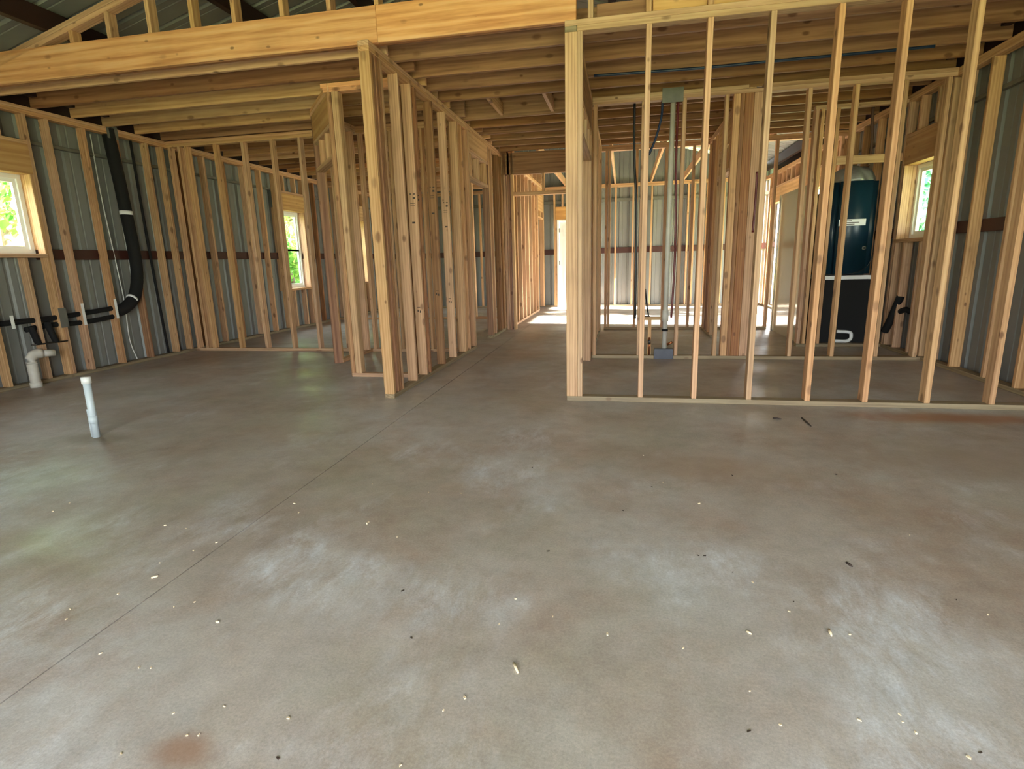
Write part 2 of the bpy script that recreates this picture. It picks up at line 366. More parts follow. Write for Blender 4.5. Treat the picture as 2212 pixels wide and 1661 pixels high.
# ------------------------------------------------------------------ outside walls
def outer_wall_y(name, label, xi, side, studs, y0, y1, openings):
    """Long outside wall along Y. xi inner face, side -1 left / +1 right. openings: (y0, y1, z0, z1)."""
    w = struct(name, (xi, y0, 0), label)
    xo = xi + side * D
    x0, x1 = min(xi, xo), max(xi, xo)
    plates(w, (x0, y0), (x1, y1))
    for y in studs:
        if any(a - 0.02 < y + T / 2 < b + 0.02 for a, b, _, _ in openings): continue
        ystuds(w, x0, x1, [y], mat=RND.choice(['stud', 'stud', 'stud', 'joist']))
    for (a, b, z0, z1) in openings:
        for yy in (a - 2 * T, b + T): ystuds(w, x0, x1, [yy])                    # king studs
        for yy in (a - T, b): ystuds(w, x0, x1, [yy], T, z1, name='jack_stud')
        hh = min(0.29, WH - 2 * T - z1)
        board('header', w, (x0, a - T, z1), (x1, b + T, z1 + hh), 'ply')
        if WH - 2 * T - z1 - hh > 0.08:
            board('header_cap', w, (x0, a - T, z1 + hh), (x1, b + T, z1 + hh + T))
            n = max(2, int((b - a) / 0.3)); 
            for k in range(n): ystuds(w, x0, x1, [a + (b - a - T) * (k + 0.5) / n], z1 + hh + T, WH - 2 * T, name='cripple_stud')
        if z0 > 0.2:
            board('window_sill', w, (x0 - (0.004 if side < 0 else 0.02), a, z0 - T), (x1 + (0.02 if side < 0 else 0.004), b, z0), 'stud')
            n = max(2, int((b - a) / 0.3))
            for k in range(n): ystuds(w, x0, x1, [a + (b - a - T) * (k + 0.5) / n], T, z0 - T, name='cripple_stud')
    # girts and steel skin, broken at openings
    xg0, xg1 = (xo - 0.055, xo - 0.004) if side < 0 else (xo + 0.004, xo + 0.055)
    for (z0, z1, mt) in ((1.27, 1.38, 'redsteel'), (2.44, 2.475, 'galv')):
        cuts = sorted([(a, b) for a, b, c, d in openings if c < z1 and d > z0]); s = y0
        for a, b in cuts + [(y1, y1)]:
            if a - s > 0.05: board('girt', w, (xg0, s, z0), (xg1, a, z1), mt)
            s = b
    board('eave_shade', w, (xg0, y0, WH + 0.02), (xg1, y1, WH + 0.2), 'darksteel')  # dark strip added to paint the unlit void under the eave
    xs = xo - 0.06 if side < 0 else xo + 0.06
    edges = sorted({y0, y1} | {v for a, b, _, _ in openings for v in (a, b)})
    for s, e in zip(edges, edges[1:]):
        op = [o for o in openings if o[0] <= s + 1e-6 and o[1] >= e - 1e-6]
        spans = [(-0.05, 3.0)] if not op else [(-0.05, op[0][2]), (op[0][3], 3.0)]
        n = max(1, round((e - s) / 0.92)); st = (e - s) / n
        for k in range(n):
            for z0, z1 in spans:
                if z1 - z0 < 0.1: continue
                bm = siding_panel('siding_panel', w, st, z1 - z0, 'siding')
                for v in bm.verts:
                    x, y, z = v.co
                    v.co = Vector((xs - side * -1 * (-y) * -1 if False else xs + (-side) * y * -1, s + k * st + x, z0 + z))
                bmesh.ops.recalc_face_normals(bm, faces=bm.faces[:])
                mesh_obj('siding_panel', bm, 'siding', w)
    return w

left_studs = [4.05 + 0.0] + [4.43, 5.20, 5.62, 6.04, 6.47] + [3.6 - 0.406 * k for k in range(15)] + [6.72, 7.05, 7.46, 7.88, 8.33, 8.75, 10.4, 10.8, 11.2, 11.6, 12.0, 12.4, 12.8, 13.2]
WIN4 = (-1.6, -0.2, 0.7, 2.12); WIN1 = (4.10, 4.93, 1.33, 2.12); WIN2 = (9.22, 9.98, 0.74, 2.12)
wall_left = outer_wall_y('wall_left', 'left outside wall of bare studs, red girts and grey ribbed steel', XL, -1, left_studs, YF, YD, [WIN4, WIN1, WIN2, (11.6, 12.5, 0.74, 2.12)])
right_studs = [YF + 0.406 * k for k in range(14)] + [3.3, 3.7, 4.1, 4.52, 4.95, 5.36, 5.86, 6.24, 7.66, 8.07, 8.48, 8.88, 9.29] + [12.9, 13.3]
WIN3 = (6.52, 7.26, 1.25, 2.04); PATIO = (9.5, 13.2, 0.05, 2.15)
wall_right = outer_wall_y('wall_right', 'right outside wall of bare studs, red girt and grey ribbed steel', XR, 1, right_studs, YF, YD, [WIN3, PATIO])

def outer_wall_x(name, label, yi, side, studs, x0, x1, openings, ztop=3.0, gable=False):
    w = struct(name, (x0, yi, 0), label); yo = yi + side * D; ya, yb = min(yi, yo), max(yi, yo)
    board('top_plate', w, (x0, ya, WH - 2 * T), (x1, yb, WH - T)); board('top_plate', w, (x0, ya, WH - T), (x1, yb, WH))
    s = x0
    for a, b, c, d in sorted(openings) + [(x1, x1, 0, 0)]:
        if a - s > 0.05 and (c < 0.2): board('bottom_plate', w, (s, ya, 0), (a, yb, T), 'sill')
        s = b if c < 0.2 else s
    for x in studs:
        if any(a - 0.04 < x < b + 0.06 for a, b, _, _ in openings): continue
        xstuds(w, ya, yb, [x])
    for a, b, z0, z1 in openings:
        xstuds(w, ya, yb, [a - T, b + 2 * T]); xstuds(w, ya, yb, [a, b + T], T, z1, name='jack_stud')
        hh = min(0.29, WH - 2 * T - z1); board('header', w, (a - T, ya, z1), (b + T, yb, z1 + hh), 'ply')
        if WH - 2 * T - z1 - hh > 0.1:
            for k in range(3): xstuds(w, ya, yb, [a + (b - a) * (k + 0.5) / 3], z1 + hh, WH - 2 * T, name='cripple_stud')
    yg = yo + side * 0.03; 
    for z0, z1, mt in ((1.24, 1.37, 'redsteel'), (2.40, 2.47, 'galv')):
        s = x0
        for a, b, c, d in sorted(openings) + [(x1, x1, 9, 9)]:
            if c >= 9 or (c < z1 and d > z0):
                if a - s > 0.05: board('girt', w, (s, yg - 0.025, z0), (a, yg + 0.025, z1), mt)
                s = b
    ys = yo + side * 0.06
    edges = sorted({x0 - 0.2, x1 + 0.2, -1.45} | {v for a, b, _, _ in openings for v in (a, b)})
    for s, e in zip(edges, edges[1:]):
        op = [o for o in openings if o[0] <= s + 1e-6 and o[1] >= e - 1e-6]
        zt = 3.0
        spans = [(-0.05, zt)] if not op else [(-0.05, op[0][2]), (op[0][3], zt)]
        n = max(1, round((e - s) / 0.92)); st = (e - s) / n
        for k in range(n):
            for z0, z1 in spans:
                if z1 - z0 < 0.1: continue
                bm = siding_panel('siding_panel', w, st, z1 - z0, 'siding')
                for v in bm.verts:
                    x, y, z = v.co; X = s + k * st + x; Z = z0 + z
                    if z > 1e-4 and abs(Z - zt) < 1e-3: Z = 4.6 - 0.27 * abs(X + 1.45) - 0.39 + (0.39 if False else 0.0)
                    v.co = Vector((X, ys + side * y, Z))
                bmesh.ops.recalc_face_normals(bm, faces=bm.faces[:])
                mesh_obj('siding_panel', bm, 'siding', w)
    return w
back_studs = [-0.58, -0.18, 0.21, 0.62, 1.02, 1.42, 1.55, 1.83, 2.18, 2.6, 3.0] + [-2.2 - 0.406 * k for k in range(10)]
DOOR = (-1.56, -0.66, 0.0, 2.04)
wall_back = outer_wall_x('wall_back', 'far end wall of studs over bright ribbed steel with brown girt', YD, 1, back_studs, XL - D, XR + D, [DOOR])
FRONT_OP = (-2.4, 2.9, 0.0, 2.6)
wall_front = outer_wall_x('wall_front', 'front end wall with a wide open doorway behind the viewer', YF, -1, [-5.9, -5.5, -5.1, 2.6, 3.0], XL - D, XR + D, [FRONT_OP])

# ------------------------------------------------------------------ roof
RZ = lambda x: 4.26 - 0.27 * abs(x + 1.45)      # underside of the sheet
roof = struct('roof', (-1.45, YF, 4.26), 'ribbed steel roof on dark red purlins above the open framing', 'roof')
for side in (-1, 1):
    run = 5.0
    y = YF - 0.6; step = 0.914
    while y < YD + 0.3:
        bm = siding_panel('roof_panel', roof, step, run, 'roofsteel', pitch=0.3048, rib=0.028)
        for v in bm.verts:
            x, d, z = v.co; X = -1.45 + side * z
            v.co = Vector((X, y + x, RZ(X) + d))
        bmesh.ops.recalc_face_normals(bm, faces=bm.faces[:])
        mesh_obj('roof_panel', bm, 'roofsteel', roof); y += step
    for k, off in enumerate((0.15, 1.28, 2.22, 3.43, 4.45)):
        X = -1.45 + side * off; z = RZ(X) - 0.004
        b1 = board('purlin', roof, (X - 0.035, YF, z - 0.18), (X + 0.035, YD, z - 0.012), 'darksteel')

# unseen roof added along the right wall to block direct sun
shade_roof = struct('roof_sun_shade', (XR + 0.2, YF, 2.75), 'added lean-to roof out of view, keeping sun off the right outside wall', 'roof')
bm = bmesh.new(); box_bm(bm, (XR + 0.2, YF - 0.3, 2.80), (XR + 3.8, 8.7, 2.83)); mesh_obj('roof_panel', bm, 'roofsteel', shade_roof)
for y in (-2.6, -0.4, 1.8, 4.0, 6.2, 8.4):
    board('rafter', shade_roof, (XR + 0.2, y, 2.66), (XR + 3.8, y + T, 2.80), 'joist'); board('post', shade_roof, (XR + 3.6, y - 0.02, -0.2), (XR + 3.69, y + 0.069, 2.66), 'stud')

# ------------------------------------------------------------------ ceiling joists
ceil = struct('ceiling', (0, 4.4, WH), 'rows of bare ceiling joists with no drywall', 'ceiling')
JH = 0.235
for y in (4.66, 5.09, 5.50, 5.92, 6.33, 6.74, 7.14, 7.55, 7.95, 8.36, 8.77, 9.17, 9.58, 9.98, 10.4, 10.8, 11.2, 11.6, 12.0, 12.4, 12.8, 13.2):
    board('joist', ceil, (XL - 0.02 + jit(0.02), y, WH), (-1.86 + jit(0.05), y + T, WH + JH + jit(0.004)), RND.choice(['pine', 'stud', 'stud', 'joist']))  # paler lumber mix here paints in light bounced up from the floor
for y in (4.84, 5.28, 5.70, 6.08):
    board('joist', ceil, (HX0 - 0.02, y, WH), (XR + 0.02, y + T, WH + JH + jit(0.004)), 'joist')
for y in (6.50, 6.93, 7.34, 7.74, 8.15, 8.56, 8.96):
    board('joist', ceil, (HX0 - 0.02 if y > 6.6 else -0.45, y, WH), (XR + 0.02, y + T, WH + JH + jit(0.004)), 'joist')
for x in (-1.42, -0.82): board('blocking', ceil, (x - T, 6.12, WH + 0.02), (x, 6.93, WH + 0.16), 'stud')     # frames the attic opening in the hall
for x in (-1.35, -0.22, 0.58, 1.28, 2.1): board('joist', ceil, (x - T / 2, YC + 0.05, WH), (x + T / 2, YD + D, WH + 0.14), 'stud')
# blocks on the plate over the front partition
board('blocking', ceil, (-0.22, 4.50, WH), (0.13, 4.54, WH + 0.12), 'joist'); board('blocking', ceil, (0.17, 4.49, WH), (1.0, 4.53, WH + 0.2), 'ply')

# big face beam and the little gable wall standing on it
beam = struct('beam', (-3.9, 4.42, WH), 'wide golden pine beam across the framing', 'beam')
BT = 3.035
board('beam_board', beam, (XL - 0.05, 4.42, WH), (-1.87, 4.458, BT), 'pine'); board('beam_board', beam, (-1.868, 4.42, WH), (-0.36, 4.458, BT), 'pine')
board('beam_board', beam, (XL - 0.05, 4.46, WH), (-0.36, 4.498, BT - 0.004), 'joist')
gab = struct('wall_gable', (-3.9, 4.42, BT), 'short gable studs standing on the beam under the roof', 'wall')
zp = lambda x: 4.16 - 0.27 * abs(x + 1.45) - 0.09
for x in [-4.61, -4.23, -3.83, -3.43, -3.05, -2.63, -2.23, -1.84, -1.44, -1.03, -0.62]:
    board('stud', gab, (x - T, 4.42, BT), (x, 4.509, zp(x) - 0.085), 'stud')
for x in [-0.24, 0.16, 0.57, 0.98, 1.38, 1.79, 2.2]: board('stud', gab, (x - T, 4.42, WH), (x, 4.509, zp(x) - 0.085), 'stud')
for side in (-1, 1):
    for k in range(2):
        L_ = 4.55 / math.cos(math.atan(0.27)); ang = math.atan(0.27)
        me = board_mesh(D, T, L_, M['stud']); o = bpy.data.objects.new('sloping_plate', me); COL.objects.link(o); o.parent = gab
        cx = -1.45 + side * 2.275; dirv = Vector((side * math.cos(ang), 0, -math.sin(ang))); nrm = Vector((side * math.sin(ang), 0, math.cos(ang)))
        o.matrix_local = Matrix.Translation(Vector((cx, 4.4645, zp(cx) - 0.02 - k * 0.042)) - gab.location) @ Matrix((( 0, nrm.x, dirv.x), (side * 1.0, nrm.y, dirv.y), (0, nrm.z, dirv.z))).to_4x4()

# ------------------------------------------------------------------ front partition (wall A)
wa = struct('wall_partition', (-0.44, YA, 0), 'open stud partition standing nearest across the bright floor', 'wall')
board('bottom_plate', wa, (-0.44, YA, 0), (XR, YA + D, T), 'sill')
board('top_plate', wa, (-0.352, YA, WH - 2 * T), (XR, YA + D, WH - T)); board('top_plate', wa, (-0.44, YA, WH - T), (XR, YA + D, WH))
board('end_stud', wa, (-0.44, YA, T), (-0.352, YA + T, WH - T - 0.038)); board('plate_end', wa, (-0.44, YA, WH - 2 * T), (-0.354, YA + 0.2, WH - T), 'sill', axis=0)
board('stud', wa, (-0.351, YA, T), (-0.313, YA + D, WH - 2 * T))
xstuds(wa, YA, YA + D, [0.167, 0.574, 0.978, 1.389, 1.783, 2.193, 2.601, 3.0])

# right side of the hall: posts, wide opening with header
wh = struct('wall_hall_opening', (-0.44, 4.5, 0), 'hall side wall with posts and a deep header over its opening', 'wall')
for y in (6.24, 6.28, 6.322): board('post_stud', wh, (-0.44, y, 0.0), (-0.351, y + T - 0.001, WH - 2 * T))
board('post_stud', wh, (-0.44, 4.50, T), (-0.351, 4.538, 2.13)); 
board('header', wh, (-0.44, 4.54, 2.42), (-0.351, 6.235, WH - 2 * T), 'joist'); board('header_cap', wh, (-0.44, 4.54, 2.38), (-0.351, 6.235, 2.418)); 
board('door_head', wh, (-0.44, 4.54, 2.13), (-0.351, 6.235, 2.168))
for y in (4.75, 5.15, 5.55, 5.95): board('cripple_stud', wh, (-0.44, y, 2.17), (-0.351, y + T, 2.38))
board('top_plate', wh, (-0.44, 4.49, WH - 2 * T), (-0.351, YC, WH - T)); board('top_plate', wh, (-0.44, 4.6, WH - T), (-0.351, YC, WH))
board('bottom_plate', wh, (-0.44, 6.36, 0), (-0.351, YC, T), 'sill')
for y in (6.6, 7.0, 7.41, 7.82, 8.22, 8.63, 9.0): board('stud', wh, (-0.44, y, T), (-0.351, y + T, WH - 2 * T))

# ------------------------------------------------------------------ plumbing partition (wall B)
wb = struct('wall_plumbing', (-0.35, YB, 0), 'second stud partition carrying the vent pipe and water lines', 'wall')
board('bottom_plate', wb, (-0.35, YB, 0), (0.35, YB + D, T), 'sill'); board('bottom_plate', wb, (0.56, YB, 0), (XR, YB + D, T), 'sill')
board('top_plate', wb, (-0.35, YB, WH - 2 * T), (XR, YB + D, WH - T)); board('top_plate', wb, (-0.35, YB, WH - T), (1.2, YB + D, WH)); board('top_plate', wb, (1.34, YB, WH - T), (XR, YB + D, WH))
xstuds(wb, YB, YB + D, [-0.3, 0.195, 0.605, 1.02, 1.79, 2.215, 2.64, 3.0])
for xa, xb, mt in ((1.062, 1.128, 'stud'), (1.13, 1.168, 'joist'), (1.17, 1.256, 'red_stud'), (1.258, 1.345, 'stud')): board('post_stud', wb, (xa, YB + 0.001, T), (xb, YB + D, WH - 2 * T), mt)
board('backing_block', wb, (0.21, YB + 0.05, 0.43), (0.42, YB + 0.088, 0.47), 'ply'); board('backing_block', wb, (0.28, YB + 0.05, T), (0.318, YB + 0.088, 0.43), 'ply', axis=2)

# wall E with its door opening, runs back from the plumbing partition
we = struct('wall_closet', (1.2, 6.5, 0), 'short stud wall running back toward the far bedroom with a door opening', 'wall')
board('top_plate', we, (1.2, 6.49, WH - 2 * T), (1.289, YC, WH - T)); board('top_plate', we, (1.2, 6.49, WH - T), (1.289, YC, WH))
for y in (6.50, 6.54, 6.58, 6.70, 8.16, 8.2, 8.45, 8.75, 9.0): board('stud', we, (1.2, y, T), (1.289, y + T, WH - 2 * T), RND.choice(['stud', 'joist']))
board('bottom_plate', we, (1.2, 6.49, 0), (1.289, 6.74, T), 'sill'); board('bottom_plate', we, (1.2, 8.16, 0), (1.289, YC, T), 'sill')
board('header', we, (1.2, 6.74, 2.42), (1.289, 8.16, WH - 2 * T), 'ply'); board('door_head', we, (1.2, 6.74, 2.1), (1.289, 8.16, 2.138))
for y in (7.0, 7.4, 7.8): board('cripple_stud', we, (1.2, y, 2.138), (1.289, y + T, 2.42))

# wall C
wc = struct('wall_bedroom', (-0.35, YC, 0), 'third stud partition in front of the bright far bedroom', 'wall')
board('bottom_plate', wc, (-0.3, YC, 0), (2.15, YC + D, T), 'sill'); 
board('top_plate', wc, (-0.44, YC, WH - 2 * T), (XR, YC + D, WH - T)); board('top_plate', wc, (-0.44, YC, WH - T), (XR, YC + D, WH)); 
xstuds(wc, YC, YC + D, [-0.26, -0.215, 0.19, 0.62, 1.01, 1.335, 1.60, 1.74, 2.15, 2.6, 3.0])
# framing beside the air handler
wu = struct('wall_utility', (2.1, 7.33, 0), 'small closet wall framed around the dark air handler', 'wall')
board('bottom_plate', wu, (2.1, 7.33, 0), (XR, 7.419, T), 'sill'); board('top_plate', wu, (2.1, 7.33, WH - 2 * T), (XR, 7.419, WH - T))
for x in (2.138, 2.2, 2.36): board('stud', wu, (x - T, 7.33, T), (x, 7.419, WH - 2 * T))
board('blocking', wu, (2.362, 7.33, 2.1), (XR, 7.368, 2.19), 'stud')

# ------------------------------------------------------------------ hall, left side
wl = struct('wall_hall_left', (HX1, 4.34, 0), 'long hall wall of doubled studs with an open doorway beside the concrete joint', 'wall')
board('bottom_plate', wl, (HX0, 4.34, 0), (HX1, 7.12, T), 'sill'); board('bottom_plate', wl, (HX0, 8.10, 0), (HX1, 9.1, T), 'sill')
board('top_plate', wl, (HX0, 4.34, WH - 2 * T), (HX1, 9.1, WH - T)); board('top_plate', wl, (HX0, 4.34, WH - T), (HX1, 5.6, WH)); board('top_plate', wl, (HX0, 5.61, WH - T), (HX1, 9.1, WH))
board('end_stud', wl, (HX0, 4.34, T), (HX1, 4.378, WH - 2 * T)); board('post_stud', wl, (HX0 + 0.004, 4.38, T), (HX0 + 0.042, 4.468, WH - 2 * T), 'joist')
for y in (4.435, 4.49, 4.53): board('post_stud', wl, (HX0 + 0.04 if y < 4.45 else HX0, y, T), (HX1, y + T - 0.001, WH - 2 * T), RND.choice(['stud', 'joist']))
hall_ys = [4.88, 5.17, 5.28, 5.75, 6.18, 6.60, 6.64, 6.80, 7.05, 7.09]
for k, y in enumerate(hall_ys): board('stud', wl, (HX0, y, T), (HX1, y + T - 0.001, WH - 2 * T), RND.choice(['stud', 'stud', 'joist']))
for o in [c for c in wl.children if c.name.startswith('stud')][1:5]:
    yy = o.location.y + wl.location.y; z0 = 1.72 + jit(0.12)
    bm = bmesh.new()
    for k, (dx, dz, w_, h_) in enumerate(((-0.02, 0.10, 0.012, 0.012), (0.012, 0.10, 0.02, 0.01), (0.008, 0.06, 0.022, 0.018), (-0.02, 0.02, 0.045, 0.004), (-0.02, 0.0, 0.045, 0.004), (-0.012, -0.16, 0.03, 0.016), (-0.015, -0.95, 0.03, 0.006), (-0.015, -0.99, 0.012, 0.02), (0.008, -1.0, 0.012, 0.022))):
        box_bm(bm, (dx, -0.0205, dz + z0 - o.location.z), (dx + w_, -0.0193, dz + h_ + z0 - o.location.z))
    st = mesh_obj('grade_stamp', bm, 'ink'); st.parent = o
for y in (8.12, 8.16, 8.34, 8.80, 8.98, 9.06): board('stud', wl, (HX0, y, T), (HX1, y + T - 0.001, WH - 2 * T), RND.choice(['stud', 'joist']))
board('header', wl, (HX0, 7.13, 2.50), (HX1, 8.12, WH - 2 * T), 'ply'); board('header_cap', wl, (HX0, 7.13, 2.46), (HX1, 8.12, 2.498)); board('door_head', wl, (HX0, 7.13, 2.15), (HX1, 8.12, 2.19))
for y in (7.2, 7.6, 7.98): board('cripple_stud', wl, (HX0, y, 2.19), (HX1, y + T, 2.46))
# door frame across the hall
wd = struct('wall_hall_end', (-1.91, 9.11, 0), 'doorway framed across the end of the hall with header and transom', 'wall')
for x in (-1.86, -1.80, -1.742): board('stud', wd, (x - T, 9.11, 0), (x, 9.199, WH), RND.choice(['stud', 'joist']))
board('header', wd, (-1.9, 9.11, 2.455), (-0.44, 9.199, WH), 'joist'); board('door_head', wd, (-1.74, 9.11, 2.135), (-0.5, 9.199, 2.19)); board('cripple_stud', wd, (-1.28, 9.11, 2.19), (-1.242, 9.199, 2.455)); board('cripple_stud', wd, (-0.75, 9.11, 2.19), (-0.712, 9.199, 2.455))
board('stud', wd, (-0.5, 9.11, 0), (-0.462, 9.199, WH))
# hall beyond, lit from the bedroom side
wx = struct('wall_hall_far', (-1.86, 9.2, 0), 'sunlit yellow stud wall beyond the hall doorway', 'wall')
board('bottom_plate', wx, (-1.95, 9.2, 0), (-1.86, 12.6, T), 'stud'); board('top_plate', wx, (-1.95, 9.2, WH - 2 * T), (-1.86, YD, WH - T)); board('top_plate', wx, (-1.95, 9.2, WH - T), (-1.86, YD, WH))
for y in [9.22, 9.62, 10.02, 10.43, 10.84, 11.24, 11.28, 11.65, 12.05, 12.45, 12.56, 13.3, 13.45]: board('stud', wx, (-1.95, y, T), (-1.86, y + T - 0.001, WH - 2 * T))
board('header', wx, (-1.95, 12.6, 2.2), (-1.86, 13.3, WH - 2 * T), 'ply'); board('door_head', wx, (-1.95, 12.6, 2.04), (-1.86, 13.3, 2.08)); board('cripple_stud', wx, (-1.95, 12.9, 2.08), (-1.86, 12.938, 2.2))

# ------------------------------------------------------------------ corner pantry with its angled door
wp = struct('wall_pantry', (-2.72, 5.2, 0), 'corner pantry front of short plate and studs', 'wall')
board('bottom_plate', wp, (-2.74, 5.2, 0), (HX0, 5.289, T), 'stud'); board('top_plate', wp, (-2.78, 5.2, WH - 2 * T), (HX0, 5.289, WH - T), 'pine'); board('top_plate', wp, (-2.8, 5.2, WH - T), (HX0, 5.289, WH), 'pine')
board('stud', wp, (-2.74, 5.2, T), (-2.70, 5.289, WH - 2 * T), 'red_stud'); board('stud', wp, (-2.695, 5.2, T), (-2.63, 5.289, WH - 2 * T)); board('stud', wp, (-2.06, 5.2, T), (-2.022, 5.289, WH - 2 * T), 'joist')
ang = math.atan2(5.95 - 5.22, -3.34 + 2.74); dl = math.hypot(0.60, 0.73)
wg = struct('wall_pantry_door', (-2.745, 5.215, 0), 'angled pantry doorway with header and cripple studs', 'wall', ang, True)
board('stud', wg, (0.0, -D, 0.0), (T, 0, WH - 2 * T)); board('stud', wg, (dl - T, -D, 0.0), (dl, 0, WH - 2 * T), 'joist')
board('top_plate', wg, (-0.03, -D, WH - 2 * T), (dl + 0.03, 0, WH - T), 'pine'); board('top_plate', wg, (-0.03, -D, WH - T), (dl + 0.03, 0, WH), 'pine')
board('header', wg, (T, -D + 0.004, 2.45), (dl - T, 0, WH - 2 * T), 'ply'); board('header_cap', wg, (T, -D, 2.41), (dl - T, 0, 2.448)); board('door_head', wg, (T, -D, 2.13), (dl - T, 0, 2.168))
for u in (0.28, 0.6): board('cripple_stud', wg, (u, -D, 2.168), (u + T, 0, 2.41))
ws = struct('wall_pantry_side', (-3.34, 5.95, 0), 'pantry side wall of studs leading back', 'wall')
board('bottom_plate', ws, (-3.34, 5.98, 0), (-3.251, 6.8, T), 'stud'); board('top_plate', ws, (-3.34, 5.95, WH - 2 * T), (-3.251, 6.8, WH - T)); board('top_plate', ws, (-3.34, 5.95, WH - T), (-3.251, 6.8, WH))
for y in (5.97, 6.3, 6.70): board('stud', ws, (-3.34, y, T), (-3.251, y + T, WH - 2 * T), RND.choice(['stud', 'joist']))

# cross partition at the left (W5)
YW = 6.8
wk = struct('wall_cross', (XL, YW, 0), 'cross partition of evenly spaced studs meeting the left steel wall', 'wall')
plates(wk, (XL, YW), (HX0, YW + D), 'stud')
xstuds(wk, YW, YW + D, [-5.89, -5.745, -5.635, -5.21, -4.805, -4.395, -4.0, -3.59, -3.2, -2.8, -2.4, -2.04])
# bedroom cross wall further back on the left
w6 = struct('wall_left_back', (XL, 10.9, 0), 'farthest partition between the left bedrooms', 'wall')
plates(w6, (XL, 10.9), (-1.95, 10.9 + D), 'stud'); xstuds(w6, 10.9, 10.9 + D, [-5.7, -5.3, -4.9, -4.5, -4.1, -3.7, -3.3, -2.9, -2.5, -2.1])

# ------------------------------------------------------------------ windows and doors
def window_y(name, label, op, side, xi, hung=False):
    y0, y1, z0, z1 = op; xo = xi + side * (D + 0.06); f = 0.045
    w = struct(name, (xo, y0, z0), label, 'window')
    xa, xb = sorted((xo - side * 0.02, xo + side * 0.05))
    box('window_frame', (xa, y0, z0), (xb, y0 + f, z1), 'vinyl', w); box('window_frame', (xa, y1 - f, z0), (xb, y1, z1), 'vinyl', w)
    box('window_frame', (xa, y0 + f, z0), (xb, y1 - f, z0 + f), 'vinyl', w); box('window_frame', (xa, y0 + f, z1 - f), (xb, y1 - f, z1), 'vinyl', w)
    xs, xe = sorted((xo, xo + side * 0.03)); zm = z0 + (z1 - z0) * 0.5
    s = 0.035
    for (a, b) in (((z0 + f, zm + s / 2), (zm - s / 2, z1 - f)) if hung else ((z0 + f, z1 - f),)):
        bm = bmesh.new()
        box_bm(bm, (xs, y0 + f, a), (xe, y0 + f + s, b)); box_bm(bm, (xs, y1 - f - s, a), (xe, y1 - f, b)); box_bm(bm, (xs, y0 + f + s, a), (xe, y1 - f - s, a + s)); box_bm(bm, (xs, y0 + f + s, b - s), (xe, y1 - f - s, b))
        so = mesh_obj('sash', bm, 'vinyl', w)
        bm = bmesh.new(); box_bm(bm, ((xs + xe) / 2 - 0.002, y0 + f + s, a + s), ((xs + xe) / 2 + 0.002, y1 - f - s, b - s))
        g = mesh_obj('pane', bm, 'glass', so); g.location = (0, 0, 0)
    # wooden jamb lining from the studs out to the window
    xj0, xj1 = sorted((xi + side * D, xo))
    for lo, hi in (((xj0, y0 - T, z0 - T), (xj1, y0, z1 + T)), ((xj0, y1, z0 - T), (xj1, y1 + T, z1 + T)), ((xj0, y0, z0 - T), (xj1, y1, z0)), ((xj0, y0, z1), (xj1, y1, z1 + T))):
        board('jamb_liner', w, lo, hi, 'stud')
    return w
window_y('window_1', 'small white window in the left wall, cut by the picture edge', WIN1, -1, XL)
window_y('window_2', 'tall white double-hung window behind the cross partition', WIN2, -1, XL, True)
window_y('window_3', 'small white window in the right wall beside the air handler', WIN3, 1, XR)
window_y('window_4', 'added white window out of view, letting daylight in near the viewer', WIN4, -1, XL, True)  # unseen opening added to light the foreground floor
window_y('window_5', 'white window of the far left bedroom', (11.6, 12.5, 0.74, 2.12), -1, XL, True)

dr = struct('door_1', (DOOR[0], YD, 0), 'bright white panelled exterior door at the far end of the hall', 'door')
bm = bmesh.new(); box_bm(bm, (DOOR[0] + 0.05, YD + 0.03, 0.02), (DOOR[1] - 0.04, YD + 0.07, 2.0), 0.003); mesh_obj('door_leaf', bm, 'doorwhite', dr)
for (x0, x1) in ((-1.42, -1.15), (-1.05, -0.78)):
    for (z0, z1) in ((0.25, 0.85), (1.0, 1.55), (1.65, 1.9)): box('door_panel', (x0, YD + 0.022, z0), (x1, YD + 0.034, z1), 'doorwhite', dr, 0.005)
box('door_jamb', (DOOR[0], YD - 0.01, 0), (DOOR[0] + 0.045, YD + D, 2.04), 'doorwhite', dr); box('door_jamb', (DOOR[1] - 0.035, YD - 0.01, 0), (DOOR[1], YD + D, 2.04), 'doorwhite', dr); box('door_jamb', (DOOR[0] + 0.045, YD - 0.01, 2.005), (DOOR[1] - 0.035, YD + D, 2.04), 'doorwhite', dr)
for z in (0.3, 1.05, 1.8): box('hinge', (DOOR[0] + 0.036, YD + 0.012, z - 0.05), (DOOR[0] + 0.058, YD + 0.034, z + 0.05), 'hinge', dr)

